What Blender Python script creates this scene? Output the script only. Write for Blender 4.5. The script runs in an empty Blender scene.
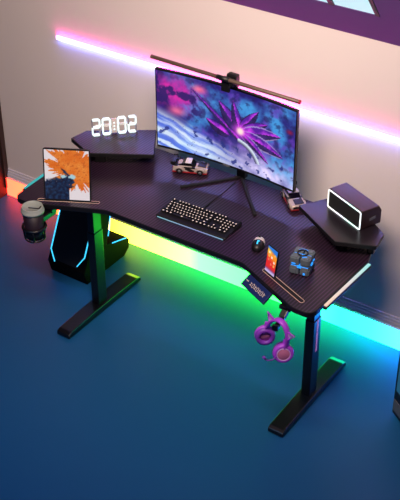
import bpy, bmesh, math, random
from mathutils import Vector, Matrix, noise
random.seed(7)
PI = math.pi
sc = bpy.context.scene
col = sc.collection

# ------------------------------------------------------------------ materials
def lin(c):
    return tuple((v/12.92 if v <= .04045 else ((v+.055)/1.055)**2.4) for v in (x/255 for x in c))

def new_mat(name):
    m = bpy.data.materials.new(name); m.use_nodes = True
    return m, m.node_tree.nodes, m.node_tree.links, m.node_tree.nodes['Principled BSDF']

def mat(name, rgb, rough=.5, metal=0, spec=.5, var=.06, scale=40, bump=0, coat=0):
    m, N, L, b = new_mat(name)
    c = lin(rgb)
    tc = N.new('ShaderNodeTexCoord'); nz = N.new('ShaderNodeTexNoise'); nz.inputs['Scale'].default_value = scale
    nz.inputs['Detail'].default_value = 4
    L.new(tc.outputs['Object'], nz.inputs['Vector'])
    r = N.new('ShaderNodeValToRGB')
    r.color_ramp.elements[0].color = tuple(x*(1-var) for x in c)+(1,)
    r.color_ramp.elements[1].color = tuple(min(1, x*(1+var)) for x in c)+(1,)
    L.new(nz.outputs['Fac'], r.inputs['Fac']); L.new(r.outputs['Color'], b.inputs['Base Color'])
    b.inputs['Roughness'].default_value = rough; b.inputs['Metallic'].default_value = metal
    b.inputs['Specular IOR Level'].default_value = spec
    b.inputs['Coat Weight'].default_value = coat
    if bump:
        bp = N.new('ShaderNodeBump'); bp.inputs['Strength'].default_value = bump; bp.inputs['Distance'].default_value = .002
        L.new(nz.outputs['Fac'], bp.inputs['Height']); L.new(bp.outputs['Normal'], b.inputs['Normal'])
    return m

def glow(name, rgb, strength, base=(20, 20, 20)):
    m, N, L, b = new_mat(name)
    b.inputs['Base Color'].default_value = lin(base)+(1,)
    b.inputs['Emission Color'].default_value = lin(rgb)+(1,)
    b.inputs['Emission Strength'].default_value = strength
    return m

def glow_ramp(name, stops, strength, axis=0):
    """RGB strip whose diodes change colour along its length (object coordinates in metres)"""
    m, N, L, b = new_mat(name)
    b.inputs['Base Color'].default_value = (.3, .3, .3, 1)
    tc = N.new('ShaderNodeTexCoord'); sp = N.new('ShaderNodeSeparateXYZ'); L.new(tc.outputs['Object'], sp.inputs[0])
    mr = N.new('ShaderNodeMapRange'); x0, x1 = stops[0][0], stops[-1][0]
    mr.inputs['From Min'].default_value = x0; mr.inputs['From Max'].default_value = x1
    L.new(sp.outputs[axis], mr.inputs['Value'])
    r = N.new('ShaderNodeValToRGB'); els = r.color_ramp.elements
    while len(els) < len(stops): els.new(.5)
    for e, (x, c, k) in zip(els, stops):
        e.position = (x-x0)/(x1-x0); e.color = tuple(v*k for v in lin(c))+(1,)
    L.new(mr.outputs['Result'], r.inputs['Fac']); L.new(r.outputs['Color'], b.inputs['Emission Color'])
    b.inputs['Emission Strength'].default_value = strength
    return m

def art_mat(name, strength, rough=.25):
    m, N, L, b = new_mat(name)
    a = N.new('ShaderNodeAttribute'); a.attribute_name = 'Picture'
    b.inputs['Base Color'].default_value = (.01, .01, .01, 1); b.inputs['Roughness'].default_value = rough
    L.new(a.outputs['Color'], b.inputs['Emission Color']); b.inputs['Emission Strength'].default_value = strength
    return m

def carbon(name):
    m, N, L, b = new_mat(name)
    tc = N.new('ShaderNodeTexCoord'); mp = N.new('ShaderNodeMapping')
    mp.inputs['Rotation'].default_value[2] = math.radians(3)
    L.new(tc.outputs['Object'], mp.inputs['Vector'])
    w = N.new('ShaderNodeTexWave'); w.wave_type = 'BANDS'; w.bands_direction = 'X'; w.inputs['Scale'].default_value = 23
    w.inputs['Distortion'].default_value = 0; w.inputs['Detail'].default_value = 0
    L.new(mp.outputs[0], w.inputs['Vector'])
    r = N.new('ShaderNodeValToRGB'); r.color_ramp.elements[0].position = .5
    r.color_ramp.elements[0].color = (.003, .002, .0035, 1); r.color_ramp.elements[1].color = (.055, .024, .058, 1); r.color_ramp.elements[1].position = .92  # black weave; its purple tint is the pinkish reflected sheen painted in
    L.new(w.outputs['Fac'], r.inputs['Fac']); L.new(r.outputs['Color'], b.inputs['Base Color'])
    rr = N.new('ShaderNodeMapRange'); rr.inputs['To Min'].default_value = .38; rr.inputs['To Max'].default_value = .31
    L.new(w.outputs['Fac'], rr.inputs['Value']); L.new(rr.outputs['Result'], b.inputs['Roughness'])
    b.inputs['Specular IOR Level'].default_value = .5
    return m

M = dict(
    wall=mat('wall_paint', (226, 218, 214), .9, var=.015, scale=6),
    ceil=mat('ceiling_bounce_tint', (112, 86, 146), .95, var=.02, scale=5, spec=.1),  # purple bounce light and shade put into the ceiling colour
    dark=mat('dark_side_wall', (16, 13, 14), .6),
    oak=mat('brown_trim', (58, 34, 28), .5),
    floor=mat('blue_floor', (24, 88, 136), .45, var=.03, scale=9, spec=.35),
    skirt=mat('white_skirting', (214, 210, 216), .5, var=.02),
    black=mat('black_plastic', (14, 14, 16), .45),
    pcdark=mat('tower_black', (5, 5, 6), .7, spec=.08),
    matte=mat('matte_black', (13, 13, 15), .7),
    metal=mat('black_powder_coat', (9, 9, 13), .34, spec=.5, var=.1, scale=200),
    frame=mat('window_frame_dark', (18, 30, 48), .5),
    carbon=carbon('carbon_weave_sheen_tint'),
    tan=mat('tan_slot_rim', (214, 184, 160), .4),
    cream=mat('cream_legend', (225, 205, 185), .6),
    white=mat('white_plastic', (214, 208, 204), .4),
    grey=mat('grey_plastic', (96, 100, 106), .5),
    lid=mat('grey_lid', (150, 158, 148), .5),
    cup=mat('dark_maroon_cup', (30, 14, 24), .5, var=.5, scale=60),
    shelf=mat('satin_black_board', (30, 24, 30), .3, spec=.5),
    carwhite=mat('car_white', (170, 158, 152), .4),
    red=mat('red_plastic', (150, 26, 36), .4),
    brown=mat('bronze_metal', (100, 80, 70), .45, metal=.3),
    spk=mat('speaker_shell', (46, 31, 32), .34, bump=.1, scale=300),
    grille=mat('speaker_grille', (24, 26, 28), .8),
    purple=mat('purple_plastic', (176, 72, 226), .4),
    violet=mat('violet_plastic', (128, 58, 184), .45),
    rose=mat('rose_pad', (190, 110, 150), .7, bump=.2, scale=200),
    lilac=mat('lilac_trim', (215, 170, 235), .4),
    glass=mat('dark_glass', (10, 12, 18), .15),
    rubber=mat('black_rubber', (10, 10, 10), .8),
    navy=mat('navy_panel', (20, 38, 92), .4),
    pcmesh=mat('pc_mesh', (12, 14, 16), .6, var=.5, scale=400),
    stone=mat('cube_grey', (92, 104, 112), .6, bump=.3, scale=120),
)
M['cyan'] = glow('cyan_led', (60, 200, 255), 1.6)
M['cubeglow'] = glow('cube_led', (40, 150, 255), 1.3)
M['digit'] = glow('clock_led', (215, 250, 250), .9, (200, 200, 200))
M['digit_off'] = mat('clock_unlit', (150, 150, 160), .5)
M['pane'] = glow('daylit_pane', (188, 238, 246), 1.0)
M['white_led'] = glow('bar_white', (255, 222, 250), 3.2)
M['pink_led'] = glow('bar_pink', (255, 40, 175), 48.0)
M['blue_led'] = glow('bar_blue', (110, 130, 255), 45.0)
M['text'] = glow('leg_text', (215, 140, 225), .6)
M['pc_blue'] = glow('pc_blue', (40, 110, 150), .5)
M['kb_led'] = glow_ramp('keyboard_led', [(-.17, (60, 200, 220), .8), (.05, (90, 120, 220), .8), (.17, (60, 190, 230), .8)], .8)
M['band'] = glow_ramp('floor_led_lit_skirting', [(-1.7, (255, 40, 25), 1.0), (-1.35, (255, 80, 30), .45), (-1.0, (255, 140, 10), .3), (-.76, (215, 255, 60), .5), (-.62, (140, 255, 60), .6), (-.35, (60, 255, 70), .8),
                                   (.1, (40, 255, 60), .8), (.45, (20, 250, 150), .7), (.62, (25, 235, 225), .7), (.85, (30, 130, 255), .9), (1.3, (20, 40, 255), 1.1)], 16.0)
M['ring'] = glow_ramp('speaker_ring', [(-.11, (235, 240, 225), 1), (-.02, (240, 235, 255), 1), (.05, (190, 255, 235), 1), (.11, (240, 250, 255), 1)], 1.8)
M['edge'] = glow_ramp('desk_edge_led', [(-.18, (250, 205, 165), .8), (.0, (225, 215, 215), .8), (.17, (110, 235, 235), .9)], .9, axis=1)
M['edge_cyan'] = glow('desk_edge_cyan', (70, 220, 220), .6)

# ------------------------------------------------------------------ mesh helpers
def box(bm, c, s, rot=None, bev=0, mi=0):
    r = bmesh.ops.create_cube(bm, size=1)
    mtx = Matrix.Translation(Vector(c)) @ (rot.to_4x4() if rot else Matrix.Identity(4)) @ Matrix.Diagonal((s[0], s[1], s[2], 1))
    bmesh.ops.transform(bm, matrix=mtx, verts=r['verts'])
    fs = {f for v in r['verts'] for f in v.link_faces}
    for f in fs: f.material_index = mi
    if bev:
        es = list({e for v in r['verts'] for e in v.link_edges})
        o = bmesh.ops.bevel(bm, geom=es, offset=bev, segments=2, affect='EDGES', profile=.6)
        for f in o['faces']: f.material_index = mi

def prism(bm, pts, z0, z1, bev=0, mi=0):
    lo = [bm.verts.new((p[0], p[1], z0)) for p in pts]; hi = [bm.verts.new((p[0], p[1], z1)) for p in pts]
    n = len(pts)
    fs = [bm.faces.new(lo[::-1]), bm.faces.new(hi)] + [bm.faces.new((lo[i], lo[(i+1) % n], hi[(i+1) % n], hi[i])) for i in range(n)]
    for f in fs: f.material_index = mi
    bmesh.ops.recalc_face_normals(bm, faces=fs)
    if bev:
        es = [e for e in fs[0].edges] + [e for e in fs[1].edges]
        o = bmesh.ops.bevel(bm, geom=es, offset=bev, segments=2, affect='EDGES', profile=.5)
        for f in o['faces']: f.material_index = mi
    return fs

def extrude_x(bm, prof, x0, x1, bev=0, mi=0, taper=1):
    """profile of (y, z) points extruded along x"""
    a = [bm.verts.new((x0, p[0], p[1])) for p in prof]; b = [bm.verts.new((x1, p[0], p[1])) for p in prof]
    n = len(prof)
    fs = [bm.faces.new(a), bm.faces.new(b[::-1])] + [bm.faces.new((a[i], b[i], b[(i+1) % n], a[(i+1) % n])) for i in range(n)]
    for f in fs: f.material_index = mi
    bmesh.ops.recalc_face_normals(bm, faces=fs)
    if bev:
        es = list({e for f in fs for e in f.edges})
        o = bmesh.ops.bevel(bm, geom=es, offset=bev, segments=2, affect='EDGES', profile=.5)
        for f in o['faces']: f.material_index = mi

def fillet(pts, rad, seg=8):
    out = []; n = len(pts)
    for i, p in enumerate(pts):
        r = rad[i] if isinstance(rad, (list, tuple)) else rad
        p = Vector(p); a = (Vector(pts[i-1])-p); b = (Vector(pts[(i+1) % n])-p)
        la, lb = a.length, b.length; a.normalize(); b.normalize()
        if r <= 0: out.append(tuple(p)); continue
        ang = a.angle(b); d = min(r/math.tan(ang/2), la*.49, lb*.49)
        p0, p1 = p+a*d, p+b*d
        for k in range(seg+1):
            t = k/seg
            q = p0*(1-t)**2 + p*2*t*(1-t) + p1*t*t
            out.append(tuple(q))
    return out

def tube(bm, pts, r, seg=10, closed=False, mi=0, caps=True):
    pts = [Vector(p) for p in pts]; n = len(pts); rings = []
    rad = r if isinstance(r, (list, tuple)) else [r]*n
    up = None
    for i, p in enumerate(pts):
        if closed: t = pts[(i+1) % n]-pts[i-1]
        else: t = pts[min(i+1, n-1)]-pts[max(i-1, 0)]
        t.normalize()
        if up is None:
            up = Vector((0, 0, 1)) if abs(t.z) < .9 else Vector((0, 1, 0))
        s = t.cross(up); s.normalize(); up = s.cross(t); up.normalize()
        rings.append([bm.verts.new(p+(s*math.cos(2*PI*k/seg)+up*math.sin(2*PI*k/seg))*rad[i]) for k in range(seg)])
    fs = []
    for i in range(n if closed else n-1):
        a, b = rings[i], rings[(i+1) % n]
        for k in range(seg): fs.append(bm.faces.new((a[k], a[(k+1) % seg], b[(k+1) % seg], b[k])))
    if not closed and caps:
        fs.append(bm.faces.new(rings[0][::-1])); fs.append(bm.faces.new(rings[-1]))
    for f in fs: f.material_index = mi; f.smooth = True
    bmesh.ops.recalc_face_normals(bm, faces=fs)

def lathe(bm, prof, seg=32, mtx=None, mi=0):
    rings = []
    for r, z in prof:
        rings.append([bm.verts.new((r*math.cos(2*PI*k/seg), r*math.sin(2*PI*k/seg), z)) for k in range(seg)] if r > 1e-6 else [bm.verts.new((0, 0, z))])
    fs = []
    for a, b in zip(rings, rings[1:]):
        for k in range(seg):
            k2 = (k+1) % seg
            if len(a) == 1 and len(b) == 1: continue
            if len(a) == 1: fs.append(bm.faces.new((a[0], b[k], b[k2])))
            elif len(b) == 1: fs.append(bm.faces.new((a[k], a[k2], b[0])))
            else: fs.append(bm.faces.new((a[k], a[k2], b[k2], b[k])))
    for f in fs: f.smooth = True; f.material_index = mi
    bmesh.ops.recalc_face_normals(bm, faces=fs)
    if mtx: bmesh.ops.transform(bm, matrix=mtx, verts=[v for R in rings for v in R])

def obj(name, bm, mats, parent=None, kind=None, label=None, sharp=True):
    me = bpy.data.meshes.new(name); bm.to_mesh(me); bm.free()
    for m in (mats if isinstance(mats, (list, tuple)) else [mats]): me.materials.append(M[m])
    o = bpy.data.objects.new(name, me); col.objects.link(o)
    if parent: o.parent = parent
    if kind: o['kind'] = kind
    if label: o['label'] = label
    return o

def B(): return bmesh.new()

def mesh(name, mats, parent, fn, *a, kind=None, label=None, **k):
    bm = B(); fn(bm, *a, **k)
    return obj(name, bm, mats, parent, kind, label)

def thing(name, label, cat, loc=(0, 0, 0), rz=0, group=None, rot=None):
    o = bpy.data.objects.new(name, None); col.objects.link(o); o.empty_display_size = .05
    o.location = loc; o.rotation_euler = rot or (0, 0, rz); o['label'] = label; o['category'] = cat
    if group: o['group'] = group
    return o

def R(axis, deg): return Matrix.Rotation(math.radians(deg), 3, axis)

def picture_grid(name, w, h, nx, ny, pix, material, parent, place):
    """screen surface carrying its own picture; place(u,v) gives the local point"""
    bm = B(); cl = bm.verts.layers.float_color.new('Picture')
    vs = []
    for j in range(ny+1):
        row = []
        for i in range(nx+1):
            u, v = i/nx, j/ny
            q = bm.verts.new(place(u, v)); c = lin([min(255, max(0, x)) for x in pix(u, v)]); q[cl] = (c[0], c[1], c[2], 1); row.append(q)
        vs.append(row)
    for j in range(ny):
        for i in range(nx): bm.faces.new((vs[j][i], vs[j][i+1], vs[j+1][i+1], vs[j+1][i]))
    return obj(name, bm, material, parent)

def mix(a, b, t):
    t = min(1, max(0, t)); return tuple(x*(1-t)+y*t for x, y in zip(a, b))
def fb(x, y, z=0, o=5): return noise.fractal(Vector((x, y, z)), .9, 2.1, o)
def ss(a, b, x):
    t = min(1, max(0, (x-a)/(b-a))); return t*t*(3-2*t)

# ------------------------------------------------------------------ the setting
WY, WZ = .502, 1.466
SL = math.radians(50); cs, sn = math.cos(SL), math.sin(SL)
mesh('floor', 'floor', None, box, (.6, -2.2, -.05), (4.6, 5.6, .1), kind='structure')
mesh('wall_back', 'wall', None, box, (.6, WY+.05, .733), (4.6, .1, WZ), kind='structure')
# dark left wall, cut to the roof slope
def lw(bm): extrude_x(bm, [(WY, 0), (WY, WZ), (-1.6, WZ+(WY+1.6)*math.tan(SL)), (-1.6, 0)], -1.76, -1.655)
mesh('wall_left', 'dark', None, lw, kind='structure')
mesh('trim_1', 'oak', None, box, (-1.65, WY-.02, .75), (.012, .03, 1.4), kind='structure')
# sloped ceiling with an opening for the roof window
wx0, wxm, wx1, ws0, ws1 = -.12, .362, .556, .2225, 1.1
def cpt(x, s, d): return Vector((x, WY-s*cs+d*sn, WZ+s*sn+d*cs))
def cbox(bm, x0, x1, s0, s1, d0, d1):
    r = bmesh.ops.create_cube(bm, size=1)
    for v in r['verts']:
        v.co = cpt(x0 if v.co.x < 0 else x1, s0 if v.co.y < 0 else s1, d0 if v.co.z < 0 else d1)
    bmesh.ops.recalc_face_normals(bm, faces=list({f for v in r['verts'] for f in v.link_faces}))
def ceil(bm):
    cbox(bm, -1.75, wx0, 0, 3.2, 0, .1); cbox(bm, wx1, 2.9, 0, 3.2, 0, .1)
    cbox(bm, wx0, wx1, -.02, ws0, 0, .1); cbox(bm, wx0, wx1, ws1, 3.2, 0, .1)
mesh('ceiling', 'ceil', None, ceil, kind='structure')
win = mesh('window_1', 'frame', None, lambda bm: (cbox(bm, wx1-.004, wx1+.014, ws0, ws1, -.004, .06), cbox(bm, wx0, wx0+.02, ws0, ws1, -.004, .06),
           cbox(bm, wxm-.012, wxm+.012, ws0, ws1, -.004, .06), cbox(bm, wx0, wx1, ws1-.02, ws1, -.004, .06)), kind='structure')
mesh('window_pane', 'pane', win, lambda bm: cbox(bm, wx0+.02, wxm-.012, ws0, ws1-.02, .002, .010))
mesh('window_pane', 'pane', win, lambda bm: cbox(bm, wxm+.012, wx1-.004, ws0, ws1-.02, .002, .010))
# skirting: flat face below, stepped grooves above
SK = [(0, 0), (0, .161), (-.006, .161), (-.008, .153), (-.006, .149), (-.010, .147), (-.012, .138), (-.009, .135), (-.014, .132), (-.016, .122), (-.013, .119), (-.016, .116), (-.016, 0)]
mesh('baseboard_back', 'skirt', None, lambda bm: extrude_x(bm, [(WY+p[0], p[1]) for p in SK], -1.655, 2.9), kind='structure')

# ------------------------------------------------------------------ lights on the wall
t = thing('floor_light_strip', 'rainbow LED light strip and the skirting face it lights, as one glowing band', 'light strip', (0, WY-.016, 0))
mesh('diffuser', 'band', t, lambda bm: box(bm, (.0, -.006, .056), (3.3, .008, .110)))  # glow carried up over the lower skirting face that the strip lights
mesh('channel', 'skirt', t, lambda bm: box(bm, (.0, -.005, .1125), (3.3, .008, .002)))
t = thing('wall_light_bar', 'long glowing white and pink LED bar fixed across the back wall', 'light bar', (-1.198, WY, 1.059))
mesh('housing', 'white', t, lambda bm: box(bm, (1.1, -.006, 0), (2.2, .012, .012)))
mesh('diffuser', 'white_led', t, lambda bm: box(bm, (1.1, -.014, 0), (2.2, .004, .018), bev=.0015))
mesh('pink_strip', 'pink_led', t, lambda bm: box(bm, (1.1, -.007, .0068), (2.2, .010, .0016)))
mesh('blue_strip', 'blue_led', t, lambda bm: box(bm, (1.1, -.007, -.0068), (2.2, .010, .0016)))

# ------------------------------------------------------------------ desk
ZT = .75
half = [(.345, -.232), (.655, -.372), (.742, -.372), (.757, .058), (.715, .19), (.50, .318)]
rads = [.10, .10, .055, .02, .03, .05]
outline = fillet(half + [(-x, y) for x, y in half[::-1]], rads + rads[::-1])
desk = thing('gaming_desk', 'black wing-shaped gaming desk with carbon weave top and metal T legs', 'desk')
def board(bm, pts, z0, z1):
    prism(bm, pts, z0, z1, bev=.003); bm.normal_update()
    for f in bm.faces: f.material_index = 0 if f.normal.z > .95 else 1
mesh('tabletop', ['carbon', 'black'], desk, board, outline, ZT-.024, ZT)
# side light strips under the left and right ends
for s in (1, -1):
    c = desk
    ang = math.atan2(.014, .34)*-s
    o = mesh('light_strip', 'edge' if s > 0 else 'edge_cyan', desk, lambda bm: box(bm, (0, 0, 0), (.013, .335, .006), bev=.002), label='glowing light strip on the desk edge')
    o.location = (s*.7605, -.122, ZT-.004); o.rotation_euler = (0, 0, ang)
    h = mesh('strip_holder', 'black', o, lambda bm: box(bm, (s*.001, 0, -.010), (.014, .345, .012), bev=.002))
# slots for devices
def slot(name, p0, p1, w=.02):
    p0, p1 = Vector(p0), Vector(p1); L = (p1-p0).length; a = math.atan2(p1.y-p0.y, p1.x-p0.x)
    def ringpts(l, ww): return fillet([(-l/2, -ww/2), (l/2, -ww/2), (l/2, ww/2), (-l/2, ww/2)], ww*.499, 6)
    o = mesh(name, 'matte', desk, lambda bm: prism(bm, ringpts(L-.004, w-.004), -.002, .0006))
    o.location = ((p0.x+p1.x)/2, (p0.y+p1.y)/2, ZT); o.rotation_euler = (0, 0, a)
    mesh('rim', 'tan', o, lambda bm: tube(bm, [(x, y, .0008) for x, y in ringpts(L, w)], .0012, 6, closed=True), label='tan rim of the slot')
slot('device_slot', (-.640, -.330), (-.402, -.202), .016)
slot('device_slot', (.440, -.222), (.676, -.322), .02)
# raised corner shelves
ZS = .824
shalf = [(.372, .157), (.626, .006), (.780, .068), (.765, .165), (.50, .352)]
for s in (1, -1):
    pts = fillet([(s*x, y) for x, y in (shalf if s > 0 else shalf[::-1])], .008, 4)
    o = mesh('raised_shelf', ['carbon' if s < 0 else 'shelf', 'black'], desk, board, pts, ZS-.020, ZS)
    for (x, y) in ((.62, .08), (.50, .26)):
        mesh('bracket', 'metal', o, lambda bm: box(bm, (s*x, y, (ZT+ZS-.02)/2), (.05, .03, ZS-.02-ZT), R('Z', -30*s), bev=.004))
    mesh('end_bracket', 'metal', o, lambda bm: box(bm, (s*.735, .13, (ZT+ZS-.02)/2), (.03, .06, ZS-.02-ZT), R('Z', 10*s), bev=.008))
# under-frame and T legs
mesh('crossbar', 'metal', desk, lambda bm: (box(bm, (0, .03, .69), (1.14, .03, .05), bev=.003), box(bm, (0, -.08, .69), (1.14, .03, .05), bev=.003)))
for s in (1, -1):
    leg = mesh('leg', 'metal', desk, lambda bm: (box(bm, (s*.58, -.04, .24), (.042, .062, .42), bev=.003), box(bm, (s*.58, -.04, .59), (.036, .055, .29), bev=.002),
                                                 box(bm, (s*.58, -.04, .712), (.07, .42, .028), bev=.004)))
    prof = [(-.320, .006), (-.319, .026), (-.30, .034), (-.12, .041), (.06, .041), (.21, .036), (.240, .026), (.244, .006)]
    f = mesh('foot', 'metal', leg, lambda bm: extrude_x(bm, prof, s*.542, s*.616, bev=.004))
    for py in (-.27, .2): mesh('foot_pad', 'rubber', leg, lambda bm: box(bm, (s*.579, py, .003), (.05, .05, .006)))
    if s > 0:
        cu = bpy.data.curves.new('lettering', 'FONT'); cu.body = 'EUREKA ERGONOMIC'; cu.size = .017; cu.align_x = 'CENTER'; cu.align_y = 'CENTER'; cu.extrude = .0004
        tx = bpy.data.objects.new('lettering_source', cu); col.objects.link(tx)
        bpy.context.view_layer.update()
        me = bpy.data.meshes.new_from_object(tx.evaluated_get(bpy.context.evaluated_depsgraph_get()))
        bpy.data.objects.remove(tx)
        me.materials.clear(); me.materials.append(M['text'])
        lt = bpy.data.objects.new('lettering', me); col.objects.link(lt); lt.parent = leg
        lt['label'] = 'pale pink lettering running down the leg'
        lt.matrix_local = Matrix.Translation((.6016, -.04, .36)) @ Matrix(((0, 0, 1, 0), (0, 1, 0, 0), (-1, 0, 0, 0), (0, 0, 0, 1)))
# control panel under the front right edge
pa = math.atan2(-.14, .31)
o = mesh('control_panel', 'navy', desk, lambda bm: box(bm, (0, 0, 0), (.156, .054, .012), bev=.003), label='navy control panel with pale symbols')
o.location = (.458, -.303, .709); o.rotation_euler = (math.radians(38), 0, pa)
def glyphs(bm):
    for i in range(7):
        x = -.034+i*.0145
        if i % 2: tube(bm, [(x+.0055*math.cos(a*PI/6), .000+.009*math.sin(a*PI/6), .0063) for a in range(12)], .0011, 5, closed=True)
        else:
            box(bm, (x, 0, .0063), (.0022, .018, .001), R('Z', 20)); box(bm, (x+.003, .004, .0063), (.006, .002, .001)); box(bm, (x-.003, -.005, .0063), (.006, .002, .001))
    for i in range(3): box(bm, (-.066+i*.006, .002, .0063), (.004, .004, .001))
mesh('symbols', 'cream', o, glyphs)
# headset hook
def hook(bm):
    box(bm, (.618, -.335, .718), (.05, .05, .016), bev=.003)
    box(bm, (.620, -.360, .702), (.026, .045, .020), R('X', 35), bev=.003)
    box(bm, (.627, -.408, .6895), (.022, .096, .014), R('Z', 10), bev=.003)
    box(bm, (.636, -.456, .699), (.024, .010, .026), R('Z', 10), bev=.003)
mesh('headset_hook', 'metal', desk, hook)
# cup holder
CUP = Vector((-.585, -.425, 0))
def holder(bm):
    tube(bm, [(CUP.x+.049*math.cos(a*PI/12), CUP.y+.049*math.sin(a*PI/12), .685) for a in range(24)], .006, 8, closed=True)
    tube(bm, [(CUP.x+.042*math.cos(a*PI/12), CUP.y+.042*math.sin(a*PI/12), .628) for a in range(24)], .004, 8, closed=True)
    for k in (0.25, 1.2, 2.2, 3.2, 4.2, 5.3):
        c, s_ = math.cos(k), math.sin(k)
        tube(bm, [(CUP.x+.049*c, CUP.y+.049*s_, .685), (CUP.x+.046*c, CUP.y+.046*s_, .65), (CUP.x+.042*c, CUP.y+.042*s_, .628)], .0045, 6)
    tube(bm, [(CUP.x-.042, CUP.y, .628), (CUP.x+.042, CUP.y, .628)], .004, 6); tube(bm, [(CUP.x, CUP.y-.042, .628), (CUP.x, CUP.y+.042, .628)], .004, 6)
    box(bm, (CUP.x-.005, CUP.y+.085, .70), (.045, .09, .028), bev=.004); box(bm, (CUP.x-.005, CUP.y+.115, .717), (.06, .05, .018), bev=.003)
mesh('cup_holder', 'metal', desk, holder)

# ------------------------------------------------------------------ coffee cup
t = thing('coffee_cup', 'takeaway coffee cup with grey lid hanging in the holder at left desk corner', 'cup', (CUP.x, CUP.y, .632))
mesh('cup_body', 'cup', t, lambda bm: lathe(bm, [(0, 0), (.037, 0), (.037, .004), (.0455, .138), (.041, .138), (0, .12)]))
mesh('sleeve', 'black', t, lambda bm: lathe(bm, [(.0375, .006), (.0395, .006), (.0422, .05), (.040, .05)]))
def lid(bm): lathe(bm, [(.044, .128), (.0495, .128), (.0505, .134), (.049, .139), (.047, .141), (.0455, .152), (.044, .155), (.041, .154), (.039, .149), (0, .149)])
l = mesh('lid', 'lid', t, lid, label='pale grey sip lid')
mesh('sip_flap', 'black', l, lambda bm: (box(bm, (.012, -.004, .150), (.048, .004, .003), R('Z', 25)), box(bm, (.030, .014, .150), (.004, .022, .003), R('Z', 20))))

# ------------------------------------------------------------------ monitor
MW, MH, MZ = .71, .386, .843
mon = thing('monitor', 'large curved black monitor glowing with purple and blue space art', 'monitor', (-.032, .2, ZT))
def cy(x): return .026*(1-(x/(MW/2))**2)
def curved(bm, w, h, z0, d0, d1, n=24, bulge=0):
    f, b = [], []
    for i in range(n+1):
        x = -w/2+w*i/n
        f.append((x, cy(x)+d0)); b.append((x, cy(x)+d1+bulge*(1-(2*x/w)**2)))
    prism(bm, f+b[::-1], z0, z0+h, bev=.002)
DZ = MZ-ZT
hs_ = mesh('housing', 'black', mon, lambda bm: curved(bm, MW, MH, DZ, .002, .018))
mesh('back_shell', 'matte', mon, lambda bm: curved(bm, MW*.62, MH*.6, DZ+.07, .017, .03, bulge=.03))
mesh('logo_badge', 'grey', hs_, lambda bm: box(bm, (0, cy(0)+.0005, DZ+.005), (.035, .003, .008)))
CR = [(.66, .30, 146, .98, .06), (.52, .40, 165, .34, .12)] + [(.60, .48, a, L, w) for a, L, w in ((138, .44, .15), (112, .40, .11), (62, .42, .12), (38, .42, .12), (18, .56, .15), (-8, .60, .14), (-30, .48, .09))]
def space_art(u, v):
    x, y = u*1.84, v
    n = fb(x*2.2, y*2.2, 1.3); n2 = fb(x*5, y*5, 7.7); n3 = fb(x*11, y*11, 3.1, 4)
    c = mix((30, 20, 104), (64, 146, 214), .30+n*1.4)
    c = mix(c, (104, 60, 180), ss(-.1, .6, n2)*.7)
    c = mix(c, (22, 20, 70), ss(.0, .5, n3)*.55)
    # magenta cloud upper left with dark wisps
    m = ss(.42, .0, math.hypot((u-.12)*1.3, (v-.78)))*(.8+.8*n2)
    c = mix(c, (206, 40, 160), m)
    c = mix(c, (40, 22, 96), ss(.0, .25, fb(x*5+5, y*5, 2.2))*.9*ss(.42, .25, u)*ss(.35, .55, v))
    c = mix(c, (255, 110, 150), ss(.08, .0, math.hypot(u-.30, v-.88))*.9 + ss(.10, 0, math.hypot(u-.14, (v-.52)))*.8)
    # pale streaks sweeping from left to lower right
    d = (v-.46)+(u-.05)*.55
    st = fb(d*18+n*.8, (u-v)*1.4, 5.5, 4)
    k = ss(.10, -.10, d)*ss(.95, .3, u)
    c = mix(c, mix((90, 120, 225), (222, 240, 255), .55+st*1.6), k*.9)
    c = mix(c, (226, 214, 255), ss(.42, .05, v+.12*n)*ss(.35, .75, u)*(.8+.5*n2))
    # dark blades with bright magenta hearts
    for (px, py, a, L, w) in CR:
        ca, sa = math.cos(math.radians(a)), math.sin(math.radians(a))
        dx, dy = (u-px)*1.84, (v-py)
        s = (dx*ca+dy*sa)/L; q = (-dx*sa+dy*ca)+.05*s*s
        if 0 < s < 1:
            ww = w*math.sin(PI*s**.75)**.8*.62
            e = abs(q)/max(ww, 1e-4)
            if e < 1:
                inner = mix((214, 60, 240), (84, 24, 150), e*1.2+n3*.8+s*.3) if (q > 0) == (a < 100) else mix((30, 20, 66), (58, 34, 110), .5+n3)
                c = mix(c, inner, .96)
                if e > .80: c = mix(c, (26, 18, 56) if a > 30 else (176, 160, 214), .75)
    g = math.hypot((u-.60)*1.84, v-.50)
    c = mix(c, (225, 70, 235), ss(.16, .02, g)*.8)
    c = mix(c, (255, 225, 215), ss(.075, .015, g))
    # sweep of steel arc
    r = math.hypot((u-.55)*1.84, v-.02)
    if .33 < r < .385 and .58 < u < .84 and v > .15: c = mix((70, 64, 100), (206, 220, 232), ss(.33, .375, r))
    # drifting rock bits
    if n3 > .5 and v < .5: c = mix(c, (34, 44, 120), .8)
    c = mix(c, (150, 20, 60), ss(.05, 0, math.hypot((u-.96)*1.2, v-.72))*.8)
    return c
M['mon_art'] = art_mat('monitor_picture', 1.1)
picture_grid('screen', MW, MH, 200, 112, space_art, 'mon_art', mon, lambda u, v: ((u-.5)*(MW-.012), cy((u-.5)*(MW-.012)), DZ+.012+v*(MH-.019)))
AP = Vector((.027, .112, 0))     # stand apex, relative to the monitor
mesh('neck', 'matte', mon, lambda bm: (box(bm, (AP.x, AP.y+.005, .15), (.042, .03, .29), bev=.004), box(bm, (AP.x-.01, AP.y-.02, .27), (.09, .07, .09), bev=.006)))
def foot_bar(x, y):
    def f(bm):
        d = Vector((x-AP.x, y-AP.y, 0)); L = d.length; a = math.atan2(d.y, d.x)
        box(bm, ((x+AP.x)/2, (y+AP.y)/2, .006), (L+.02, .014, .012), R('Z', math.degrees(a)), bev=.003)
    return f
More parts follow.
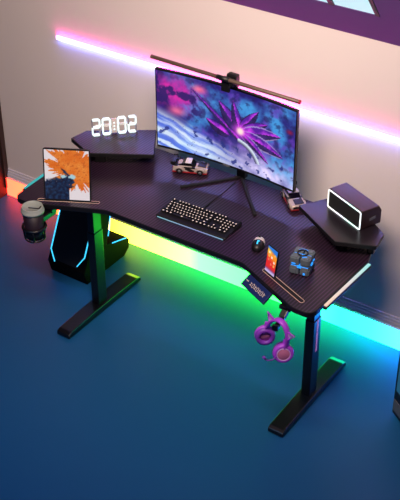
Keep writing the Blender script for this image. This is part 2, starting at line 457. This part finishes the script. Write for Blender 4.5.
mesh('stand_leg', 'matte', mon, foot_bar(-.143, -.103)); mesh('stand_leg', 'matte', mon, foot_bar(.236, -.113))

# ------------------------------------------------------------------ monitor light bar
t = thing('monitor_lamp', 'slim bronze light bar clipped along the top of the monitor', 'lamp', (-.018, .175, 1.288))
def bar(bm): tube(bm, [(-.362, 0, .006), (-.36, 0, .006), (.36, 0, -.001), (.362, 0, -.001)], [.007, .0085, .0085, .007], 14)
b = mesh('bar', 'brown', t, bar)
mesh('end_cap', 'red', b, lambda bm: tube(bm, [(.359, 0, -.001), (.365, 0, -.001)], .009, 14))
mesh('end_cap', 'brown', b, lambda bm: tube(bm, [(-.365, 0, .006), (-.359, 0, .006)], .009, 14))
def clip(bm):
    tube(bm, [(-.03, 0, .003), (.03, 0, .002)], .0105, 14)
    box(bm, (.0, .026, -.012), (.055, .05, .016), R('X', -18), bev=.005)
    box(bm, (.01, .06, -.027), (.05, .03, .06), bev=.008)
    tube(bm, [(.028, .02, -.018), (.040, .015, -.018)], .014, 14)
    box(bm, (.0, .02, -.040), (.04, .012, .05), bev=.003)
mesh('clip', 'black', t, clip)

# ------------------------------------------------------------------ keyboard
kb = thing('keyboard', 'black backlit keyboard in front of the monitor', 'keyboard', (.032, -.080, ZT), math.radians(1.5))
def case(bm): extrude_x(bm, [(-.069, 0), (-.070, .008), (-.066, .012), (.062, .022), (.067, .018), (.067, 0)], -.171, .171, bev=.002)
kc = mesh('case', 'black', kb, case)
mesh('glow_edge', 'kb_led', kb, lambda bm: box(bm, (0, -.0705, .004), (.325, .002, .0035)))
unit = .0149
def key_mesh(w):
    bm = B()
    wx, wy = w*unit-.0016, unit-.0018
    lo = [bm.verts.new((sx*wx/2, sy*wy/2, 0)) for sx, sy in ((-1, -1), (1, -1), (1, 1), (-1, 1))]
    hi = [bm.verts.new((sx*(wx/2-.0016), sy*(wy/2-.0016), .006)) for sx, sy in ((-1, -1), (1, -1), (1, 1), (-1, 1))]
    ins = [bm.verts.new((sx*min(wx/2-.004, .0034), sy*.0030, .006)) for sx, sy in ((-1, -1), (1, -1), (1, 1), (-1, 1))]
    for i in range(4):
        j = (i+1) % 4
        bm.faces.new((lo[i], lo[j], hi[j], hi[i])); bm.faces.new((hi[i], hi[j], ins[j], ins[i]))
    bm.faces.new(ins).material_index = 1
    bm.faces.new(lo[::-1])
    me = bpy.data.meshes.new('key'); bm.to_mesh(me); bm.free(); me.materials.append(M['black']); me.materials.append(M['key_legend'])
    return me
M['key_legend'] = glow('key_legend', (220, 195, 180), .4, (200, 190, 180))
kmesh = {}
def key(x, y, w):
    if w not in kmesh: kmesh[w] = key_mesh(w)
    o = bpy.data.objects.new('key', kmesh[w]); col.objects.link(o); o.parent = kb
    o.location = (x, y, .0125+(y+.066)*.078); o.rotation_euler = (math.atan(.078), 0, 0)
rows = [[1]*4+[-.5]+[1]*4+[-.5]+[1]*4, [1]*13+[2], [1.5]+[1]*12+[1.5], [1.75]+[1]*11+[2.25], [2.25]+[1]*10+[2.75], [1.25, 1.25, 1.25, 6.25, 1.25, 1.25, 1.25, 1.25]]
x_l = -.164
for r, row in enumerate(rows):
    y = .052-r*unit*1.12-(.004 if r else 0); x = x_l
    if r == 0:
        key(x+unit/2, y, 1); x += unit*2
    for w in row:
        if w < 0: x += -w*unit; continue
        key(x+w*unit/2, y, w); x += w*unit
    xn = x_l+15.3*unit
    if r in (0, 1, 2):
        for k in range(3): key(xn+(k+.5)*unit, y, 1)
    elif r == 4: key(xn+1.5*unit, y, 1)
    elif r == 5:
        for k in range(3): key(xn+(k+.5)*unit, y, 1)
    xp = x_l+18.5*unit
    if r in (1, 2, 3, 4):
        for k in range(3 if r in (3,) else 4 if r < 3 else 3): key(xp+(k+.5)*unit, y, 1)
    elif r == 5: key(xp+unit, y, 2); key(xp+2.5*unit, y, 1)
t = mesh('cable', 'rubber', None, lambda bm: tube(bm, [(.0, -.012, ZT+.012), (-.001, .0, ZT+.004), (-.004, .06, ZT+.002), (-.002, .15, ZT+.002), (-.006, .24, ZT+.002), (-.006, .262, ZT+.002)], .0018, 8))
t['label'] = 'thin black cable from keyboard back to the monitor stand'; t['category'] = 'cable'

# ------------------------------------------------------------------ mouse
ms = thing('mouse', 'small black and white computer mouse right of the keyboard', 'mouse', (.337, -.098, ZT), math.radians(20))
def half_egg(bm, y0, y1, mi=0):
    rings = []; n = 12
    for i in range(n+1):
        y = y0+(y1-y0)*i/n
        q = max(0, 1-(abs(y)/.048)**2.6); w = .026*(q**.5)*(1+.0*y); h = (.030-.10*max(0, y)**1.0*.25)*(q**.45)
        rings.append([bm.verts.new((w*math.cos(PI*k/12), y, h*math.sin(PI*k/12)**.8+.001)) for k in range(13)])
    for a, b in zip(rings, rings[1:]):
        for k in range(12):
            f = bm.faces.new((a[k], a[k+1], b[k+1], b[k])); f.smooth = True
    for Rr in (rings[0], rings[-1]): bm.faces.new(Rr)
    for a, b in zip(rings, rings[1:]): bm.faces.new((a[0], b[0], b[12], a[12]))
    bmesh.ops.remove_doubles(bm, verts=bm.verts, dist=1e-5); bmesh.ops.recalc_face_normals(bm, faces=bm.faces)
mesh('palm_shell', 'black', ms, half_egg, -.048, .004)
mesh('button_shell', 'white', ms, half_egg, .0045, .048, label='white front buttons')
mesh('scroll_wheel', 'black', ms, lambda bm: tube(bm, [(-.004, .026, .026), (.004, .026, .026)], .007, 12))
mesh('logo', 'cyan', ms, lambda bm: (box(bm, (0, -.016, .0305), (.005, .022, .003), R('X', 4)), box(bm, (.003, -.008, .0308), (.008, .005, .002))), label='glowing cyan logo')

# ------------------------------------------------------------------ digital clock
ck = thing('digital_clock', 'white LED digital clock showing 20:02 on the left raised shelf', 'clock', (-.638, .213, ZS), math.radians(46))
DH, DW, SG = .084, .041, .0072
segs = {'a': ((0, DH-SG/2), 1), 'g': ((0, DH/2), 1), 'd': ((0, SG/2), 1), 'f': ((-DW/2+SG/2, DH*.735), 0), 'b': ((DW/2-SG/2, DH*.735), 0), 'e': ((-DW/2+SG/2, DH*.265), 0), 'c': ((DW/2-SG/2, DH*.265), 0)}
lit = {'2': 'abged', '0': 'abcdef'}
def seg(bm, k):
    (x, z), hor = segs[k]
    L = DW-.009 if hor else DH/2-.008
    p = [(-L/2, 0), (-L/2+SG/2, SG/2), (L/2-SG/2, SG/2), (L/2, 0), (L/2-SG/2, -SG/2), (-L/2+SG/2, -SG/2)]
    if not hor: p = [(b, a) for a, b in p][::-1]
    lo = [bm.verts.new((x+a, -.008, z+b)) for a, b in p]; hi = [bm.verts.new((x+a, .008, z+b)) for a, b in p]
    fs = [bm.faces.new(lo), bm.faces.new(hi[::-1])]+[bm.faces.new((lo[i], hi[i], hi[(i+1) % 6], lo[(i+1) % 6])) for i in range(6)]
    bmesh.ops.recalc_face_normals(bm, faces=fs)
for x, ch in ((-.0835, '2'), (-.0355, '0'), (.0355, '0'), (.0835, '2')):
    o = mesh('digit', 'white', ck, lambda bm: box(bm, (0, .0095, DH/2), (.004, .002, .006)))
    o.location = (x, 0, 0)
    for k in 'abcdefg':
        if ch == '0' and k == 'g': continue
        mesh('segment' if k in lit[ch] else 'unlit_segment', 'digit' if k in lit[ch] else 'digit_off', o, lambda bm: seg(bm, k))
mesh('backbone', 'white', ck, lambda bm: (box(bm, (0, .002, DH/2), (.024, .012, DH*.86), bev=.002), box(bm, (0, .012, DH/2), (.17, .006, .012))))
for z in (.3, .5, .7):
    mesh('colon_dot', 'digit', ck, lambda bm: box(bm, (0, -.0055, DH*z), (.007, .004, .007), bev=.001))

# ------------------------------------------------------------------ speaker on the right shelf
sp = thing('speaker', 'boxy dark bronze speaker with a glowing white ring on right raised shelf', 'speaker', (.5765, .1745, ZS), math.radians(-23.9))
SW, SD, SH = .216, .105, .088
def shell(bm): extrude_x(bm, [(0, 0.002), (0, SH), (SD*.86, SH), (SD, SH*.72), (SD, 0.002)], -SW/2, SW/2, bev=.004)
s_ = mesh('shell', 'spk', sp, shell)
def ringp(w, h, r): return fillet([(-w/2, -h/2), (w/2, -h/2), (w/2, h/2), (-w/2, h/2)], r, 5)
mesh('grille', 'grille', sp, lambda bm: box(bm, (0, -.001, SH/2), (SW-.02, .004, SH-.02)))
mesh('light_ring', 'ring', sp, lambda bm: tube(bm, [(x, -.003, SH/2+z) for x, z in ringp(SW-.006, SH-.007, .008)], .0025, 8, closed=True), label='glowing white light ring')
mesh('side_badge', 'grey', sp, lambda bm: box(bm, (SW/2+.0005, SD*.55, SH*.45), (.002, .03, .012), R('X', 10)))
for x in (-.09, .09):
    mesh('foot', 'rubber', sp, lambda bm: box(bm, (x, SD/2, .0015), (.02, .07, .003)))

# ------------------------------------------------------------------ toy cars
def make_car(label, loc, rz):
    c = thing('toy_race_car', label, 'toy car', loc, rz, 'toy race cars behind the monitor')
    def body(bm):
        extrude_x(bm, [(-.078, .010), (-.080, .020), (-.070, .030), (-.030, .034), (-.004, .036), (.050, .037), (.072, .035), (.077, .026), (.077, .010)], -.032, .032, bev=.003)
        for y in (-.048, .046):
            for s in (1, -1): tube(bm, [(s*.0335, y-.018, .013), (s*.0335, y-.013, .026), (s*.0335, y, .031), (s*.0335, y+.013, .026), (s*.0335, y+.018, .013)], .0035, 6)
        box(bm, (0, .035, .040), (.03, .04, .008), bev=.002)
    mesh('body', 'carwhite', c, body)
    def cabin(bm):
        prof = [(-.026, .034), (-.006, .050), (.022, .051), (.052, .037)]
        extrude_x(bm, prof, -.024, .024, bev=.002)
    mesh('windows', 'glass', c, cabin)
    mesh('roof', 'white', c, lambda bm: box(bm, (0, .008, .0515), (.046, .028, .004), bev=.001))
    mesh('sill', 'red', c, lambda bm: box(bm, (0, 0, .009), (.069, .158, .006), bev=.002), label='red splitter and side sill')
    mesh('livery', 'black', c, lambda bm: (box(bm, (0, -.0785, .020), (.05, .004, .008)), box(bm, (0, .0, .0325), (.066, .05, .006)), box(bm, (0, .062, .0365), (.060, .016, .004)), box(bm, (.020, -.045, .0345), (.010, .05, .003)), box(bm, (.0322, .0, .021), (.0016, .042, .014), R('X', 25)), box(bm, (-.0322, .0, .021), (.0016, .042, .014), R('X', 25)), box(bm, (0, -.052, .0335), (.030, .036, .002), R('X', 5)), box(bm, (.0, .055, .0365), (.05, .03, .003))), label='black livery patches')
    for y in (-.048, .046):
        for s in (1, -1):
            w = mesh('wheel', 'rubber', c, lambda bm: tube(bm, [(s*.0265, y, .0135), (s*.0365, y, .0135)], .0135, 18))
            mesh('hub', 'grey', w, lambda bm: tube(bm, [(s*.036, y, .0135), (s*.0375, y, .0135)], .007, 12))
    mesh('spoiler', 'black', c, lambda bm: (box(bm, (0, .074, .054), (.068, .018, .003), bev=.001), box(bm, (.022, .074, .044), (.003, .012, .02)), box(bm, (-.022, .074, .044), (.003, .012, .02)),
                                            box(bm, (.034, .074, .052), (.002, .022, .014)), box(bm, (-.034, .074, .052), (.002, .022, .014))))
    mesh('tail_light', 'red', c, lambda bm: box(bm, (0, .0775, .028), (.056, .002, .006)))
    for s in (1, -1): mesh('headlight', 'cream', c, lambda bm: box(bm, (s*.022, -.076, .026), (.012, .006, .006), R('X', 30), bev=.001))
    return c
make_car('white and red toy race car side-on below the left half of the monitor', (-.228, .238, ZT), math.radians(113))
make_car('white and red toy race car between the monitor corner and right raised shelf', (.286, .268, ZT), math.radians(48))

# ------------------------------------------------------------------ tablet and phone in the slots
def slab(bm, w, h, d, r): 
    pts = fillet([(-w/2, 0), (w/2, 0), (w/2, h), (-w/2, h)], r, 6)
    fs = prism(bm, pts, 0, d, bev=.0012)
    bmesh.ops.transform(bm, matrix=Matrix(((1, 0, 0, 0), (0, 0, 1, 0), (0, 1, 0, 0), (0, 0, 0, 1))), verts=bm.verts)
    bmesh.ops.recalc_face_normals(bm, faces=bm.faces)
ta = math.atan2(.128, .238)
tb = thing('tablet', 'tablet propped in the left desk slot showing orange splash art', 'tablet', (-.524, -.2675, ZT), rot=(math.radians(-11), 0, ta))
TW, TH = .205, .238
mesh('body', 'black', tb, slab, TW, TH, .007, .012)
SP = [(random.uniform(0, 360), random.uniform(.32, .62), random.uniform(.02, .06)) for _ in range(30)]
def splash(u, v):
    x, y = u, v*1.28
    n = fb(x*4, y*4, 2); n2 = fb(x*14, y*14, 9, 4)
    c = (238, 226, 230)
    cx_, cy_ = .66, .76
    dx, dy = x-cx_, y-cy_; r = math.hypot(dx, dy); a = math.atan2(dy, dx)
    edge = .47+.17*noise.noise(Vector((math.cos(a)*4, math.sin(a)*4, 3.3)))+.20*noise.noise(Vector((math.cos(a)*15, math.sin(a)*13, 1.1)))+.04*n2
    if a < -1.3 and a > -2.9: edge *= .8
    if r < edge*1.25: c = mix((226, 104, 24), (246, 150, 62), .5+n*.6+n2*.35)
    if r < edge*1.25 and n2 > .28: c = mix(c, (182, 72, 20), .5)
    # navy mass lower left
    b = ss(.05, -.03, math.hypot((x-.26)*.85, (y-.16))-.36-.06*n-.05*n2)
    b = max(b, ss(.04, -.02, math.hypot((x-.50)*1.0, (y-.50)*1.1)-.15-.07*n2))
    b = max(b, ss(.03, -.02, abs((y-.72)+(x-.45)*1.1)-.03-.03*n2)*ss(.13, .08, abs(x-.48)))
    if x > .54 and y < .33+.1*n2: b = 0
    c = mix(c, mix((10, 20, 48), (24, 56, 94), .4+n2), b)
    w = ss(.085, .05, math.hypot((x-.42), (y-.60)*1.7)+.03*n2)
    w = max(w, ss(.10, .06, math.hypot((x-.62), (y-.60)*1.5)+.04*n2))
    return mix(c, (176, 214, 226), w)
M['tab_art'] = art_mat('tablet_picture', .85)
picture_grid('screen', TW, TH, 80, 100, splash, 'tab_art', tb, lambda u, v: ((u-.5)*(TW-.012), -.0008, .007+v*(TH-.014)))
pa2 = math.atan2(-.100, .236)
ph = thing('smartphone', 'smartphone propped in the right desk slot showing app icons', 'phone', (.475, -.2385, ZT), rot=(math.radians(-8), 0, pa2))
PW, PH = .066, .120
mesh('body', 'black', ph, slab, PW, PH, .006, .008)
def home(u, v):
    c = mix((70, 90, 190), (226, 40, 40), ss(.02, .25, v)); c = mix(c, (250, 150, 30), ss(.35, .75, v+.25*(u-.5))); c = mix(c, (255, 196, 60), ss(.6, .8, v)*ss(.7, .2, u))
    c = mix(c, (40, 120, 220), ss(.78, .92, v+.15*(u-.5)))
    c = mix(c, (225, 200, 235), ss(.16, .05, v)*.8)
    for j, vy in enumerate((.78, .64, .50, .36)):
        for i, ux in enumerate((.2, .5, .8)):
            if (i+j) % 4 != 3 and abs(u-ux) < .085 and abs(v-vy) < .042: c = mix(c, ((255, 240, 225), (255, 190, 90), (245, 120, 90))[(i*2+j) % 3], .85)
    return c
M['ph_art'] = art_mat('phone_picture', 1.0)
picture_grid('screen', PW, PH, 44, 80, home, 'ph_art', ph, lambda u, v: ((u-.5)*(PW-.006), -.0008, .004+v*(PH-.008)))

# ------------------------------------------------------------------ glowing puzzle cube
q = thing('glowing_cube', 'dark grey cube gadget with glowing blue seams beside the phone', 'gadget', (.567, -.142, ZT), math.radians(10))
S = .078; h = S/2
for ix in (-1, 1):
    for iy in (-1, 1):
        for iz in (-1, 1):
            o = mesh('block', 'stone', q, lambda bm: (box(bm, (0, 0, 0), (h-.0032, h-.0032, h-.0032), bev=.004), box(bm, (ix*.004, iy*.004, iz*.004), (h-.016, h-.016, h-.0055), bev=.002),
                                                      box(bm, (ix*.004, iy*.004, iz*.004), (h-.016, h-.0055, h-.016), bev=.002), box(bm, (ix*.004, iy*.004, iz*.004), (h-.0055, h-.016, h-.016), bev=.002)))
            o.location = (ix*h/2*1.03, iy*h/2*1.03, h+iz*h/2*1.03+.001)
mesh('glow_core', 'cubeglow', q, lambda bm: (box(bm, (0, 0, h+.001), (S*.9, S*.9, .004)), box(bm, (0, 0, h+.001), (S*.9, .004, S*.9)),
     box(bm, (0, -h, h+.001), (.016, .004, .010)), box(bm, (h, 0, h+.001), (.004, .016, .010)), box(bm, (h*.55, -h, .012), (.008, .004, .010)), box(bm, (-h, -.0, h*.9), (.004, .014, .010)),
     box(bm, (-.6*h, -h, h*1.35), (.016, .004, .006)), box(bm, (h, .5*h, h*1.2), (.004, .012, .006))), label='glowing blue seams')
mesh('top_ring', 'black', q, lambda bm: tube(bm, [(.020*math.cos(a*PI/10), .020*math.sin(a*PI/10), S+.004) for a in range(20)], .0032, 8, closed=True))
mesh('top_light', 'cubeglow', q, lambda bm: (tube(bm, [(.025*math.cos(a*PI/10), .025*math.sin(a*PI/10), S+.003) for a in range(3, 9)], .002, 6), box(bm, (.016, -.024, S+.002), (.018, .005, .003), R('Z', 20))))

# ------------------------------------------------------------------ headset hanging from the hook
hd = thing('headset', 'purple cat-ear headset hanging from the hook under the desk', 'headset', (.609, -.413, .580), rot=(0, math.radians(16), math.radians(-12)))
HX, HT = .050, .130
arc = [(HX*math.cos(PI-PI*k/24)*1.05, 0, .012+(HT-.012)*math.sin(PI*k/24)**.75) for k in range(25)]
def band(bm):
    prev = None
    for k, (x, y, z) in enumerate(arc):
        nx, nz = x/HX, (z)/HT; L = math.hypot(nx, nz); nx, nz = nx/L, nz/L
        w = .011+.003*math.sin(PI*k/24)
        rg = [bm.verts.new((x+nx*d, s*w, z+nz*d)) for s, d in ((-1, 0), (-.8, .006), (.8, .006), (1, 0), (.8, -.003), (-.8, -.003))]
        if prev:
            for i in range(6): bm.faces.new((prev[i], prev[(i+1) % 6], rg[(i+1) % 6], rg[i])).smooth = True
        else: bm.faces.new(rg)
        prev = rg
    bm.faces.new(prev[::-1]); bmesh.ops.recalc_face_normals(bm, faces=bm.faces)
hb = mesh('headband', 'purple', hd, band)
def cupm(s, prof): return lambda bm: lathe(bm, prof, 28, Matrix.Rotation(s*PI/2, 4, 'Y'))
for s in (-1, 1):
    e = mesh('ear_cup', 'purple', hd, cupm(s, [(0, -.004), (.034, -.004), (.041, .000), (.042, .008), (.038, .016), (.030, .021), (.029, .019), (0, .019)]))
    e.location = (s*HX, 0, 0); e.rotation_euler = (0, math.radians(-14 if s < 0 else -22), math.radians(-42 if s < 0 else -44))
    mesh('cushion', 'violet', e, cupm(s, [(.021, -.005), (.022, -.016), (.029, -.020), (.038, -.016), (.040, -.004)]))
    mesh('inner_pad', 'rose', e, cupm(s, [(0, -.008), (.022, -.008), (.022, -.006), (0, -.006)]))
    mesh('outer_plate', 'rose', e, cupm(s, [(0, .0205), (.023, .0205), (.0245, .019)]))
    mesh('plate_ring', 'lilac', e, lambda bm: tube(bm, [(s*.0205, .0255*math.cos(a*PI/14), .0255*math.sin(a*PI/14)) for a in range(28)], .0022, 6, closed=True))
    mesh('yoke', 'purple', e, lambda bm: box(bm, (s*.006, 0, .044), (.008, .024, .032), bev=.003))
    # cat ear on the band
    ang = PI/2-s*.92
    ex, ez = HX*1.05*math.cos(ang), .012+(HT-.012)*math.sin(ang)**.75
    o = mesh('cat_ear', 'purple', hb, lambda bm: tube(bm, [(-.018, 0, -.004), (0, 0, .034), (.018, 0, -.004)], .0045, 8, closed=True))
    o.location = (ex*1.08, 0, ez+.004); o.rotation_euler = (0, PI/2-ang, 0)
    mesh('ear_light', 'lilac', o, lambda bm: prism(bm, [(-.011, 0), (.011, 0), (0, .022)], -.0015, .0015)).rotation_euler = (PI/2, 0, 0)
mic = mesh('microphone', 'violet', hd, lambda bm: (tube(bm, [(HX, -.032, -.006), (HX-.004, -.05, -.016), (HX-.012, -.068, -.016), (HX-.02, -.078, -.006)], .0028, 8), tube(bm, [(HX-.02, -.076, -.008), (HX-.026, -.084, .004)], .006, 10)))

# ------------------------------------------------------------------ computer tower under the desk, left
pc = thing('computer_tower', 'black computer tower with cyan light lines on the floor behind left desk leg', 'computer', (-.862, .06, 0))
x0, x1 = -.118, .118
def pbody(bm): extrude_x(bm, [(.005, .0), (-.014, .075), (.20, .50), (.26, .50), (.20, .25), (.175, .150), (.29, .118), (.335, .105), (.355, .080), (.35, .03), (.31, 0)], x0, x1, bev=.005)
pb = mesh('case', 'pcdark', pc, pbody)
def P(x, t, off=.004):   # point on the leaning front, t metres up the slope
    d = Vector((0, .195, .395)).normalized()
    return Vector((x, .005, .105))+d*t+Vector((0, -.9, .44))*off
def panel(bm):
    a = [P(x0+.044, -.02, .002), P(x1-.055, -.02, .002), P(x1-.02, .03, .002), P(x1-.02, .42, .002), P(x0+.02, .42, .002), P(x0+.02, .03, .002)]
    vs = [bm.verts.new(p) for p in a]; bm.faces.new(vs)
    r = bmesh.ops.extrude_face_region(bm, geom=bm.faces[:]); bmesh.ops.translate(bm, vec=(0, -.003, .0015), verts=[v for v in r['geom'] if isinstance(v, bmesh.types.BMVert)])
    bmesh.ops.recalc_face_normals(bm, faces=bm.faces)
mesh('front_mesh', 'pcmesh', pc, panel)
for s in (-1, 1):
    xs = s*.108
    mesh('light_line', 'cyan', pc, lambda bm: tube(bm, [P(s*.112, .40), P(s*.112, .026), P(s*.072, -.030)] if s < 0 else [P(s*.098, .27), P(s*.098, .045), P(s*.066, -.010)], .0035, 6), label='cyan light line')
mesh('light_line', 'cyan', pc, lambda bm: tube(bm, [(x1+.002, .225, .40), (x1+.002, .198, .235), (x1+.002, .185, .195)], .003, 6), label='cyan light line')
mesh('light_line', 'cyan', pc, lambda bm: tube(bm, [(x1+.002, .215, .136), (x1+.002, .29, .115), (x1+.002, .325, .104)], .003, 6), label='cyan light line')
for (x, y) in ((x0+.03, .12), (x1-.03, .12), (x0+.03, .28), (x1-.03, .28)):
    mesh('foot', 'rubber', pc, lambda bm: box(bm, (x, y, .002), (.03, .03, .004)))

# second tower cut by the right edge of the picture
p2 = thing('computer_tower', 'black computer tower with blue lit front at the right picture edge', 'computer', (.925, .076, 0), math.radians(-35))
mesh('case', 'black', p2, lambda bm: box(bm, (.11, .2, .215), (.22, .4, .41), bev=.008))
mesh('front_glass', 'pc_blue', p2, lambda bm: box(bm, (.11, -.001, .25), (.18, .004, .20), bev=.001), label='blue lit front glass')
mesh('lower_trim', 'grey', p2, lambda bm: box(bm, (.11, -.001, .065), (.20, .004, .06), bev=.001))
for (x, y) in ((.03, .04), (.19, .04), (.03, .36), (.19, .36)):
    mesh('foot', 'rubber', p2, lambda bm: box(bm, (x, y, .006), (.03, .03, .012)))

# ------------------------------------------------------------------ camera
cam = bpy.data.cameras.new('camera'); co = bpy.data.objects.new('camera', cam); col.objects.link(co)
pt, yw, rl = .60998, .60178, -.00538
fwd = Vector((-math.sin(yw)*math.cos(pt), math.cos(yw)*math.cos(pt), -math.sin(pt)))
rt = fwd.cross(Vector((0, 0, 1))).normalized(); up = rt.cross(fwd)
rt, up = rt*math.cos(rl)+up*math.sin(rl), up*math.cos(rl)-rt*math.sin(rl)
co.matrix_world = Matrix.Translation((2.2706, -3.3318, 3.3597)) @ Matrix((rt, up, -fwd)).transposed().to_4x4()
cam.sensor_fit = 'VERTICAL'; cam.sensor_height = 24; cam.lens = 1127.0/500*24
cam.clip_start = .05
sc.camera = co

# ------------------------------------------------------------------ lights
def area(name, loc, target, size, power, rgb, sy=None, spread=180):
    l = bpy.data.lights.new(name, 'AREA'); l.energy = power; l.color = lin(rgb); l.size = size
    if sy: l.shape = 'RECTANGLE'; l.size_y = sy
    l.spread = math.radians(spread)
    o = bpy.data.objects.new(name, l); col.objects.link(o); o.location = loc
    o.rotation_euler = (Vector(target)-Vector(loc)).to_track_quat('-Z', 'Y').to_euler()
    return o
area('warm_ceiling_lamp', (.75, -1.6, 3.15), (-.15, .5, 1.25), 1.2, 36, (255, 226, 208), sy=.5, spread=95)
def spot(name, loc, target, power, rgb, angle, size=.3):
    l = bpy.data.lights.new(name, 'SPOT'); l.energy = power; l.color = lin(rgb); l.spot_size = math.radians(angle); l.spot_blend = 1; l.shadow_soft_size = size
    o = bpy.data.objects.new(name, l); col.objects.link(o); o.location = loc
    o.rotation_euler = (Vector(target)-Vector(loc)).to_track_quat('-Z', 'Y').to_euler()
spot('blue_floor_fill', (-.3, -2.3, 2.6), (-.1, -.9, 0), 70, (36, 165, 240), 52)  # added unseen spot, makes the blue pool on the floor

w = bpy.data.worlds.new('World'); sc.world = w; w.use_nodes = True
bg = w.node_tree.nodes['Background']; bg.inputs[0].default_value = lin((90, 110, 210))+(1,); bg.inputs[1].default_value = .17

sc.view_settings.view_transform = 'Standard'; sc.view_settings.look = 'None'
sc.view_settings.exposure = 0; sc.view_settings.gamma = 1; sc.view_settings.use_curve_mapping = False
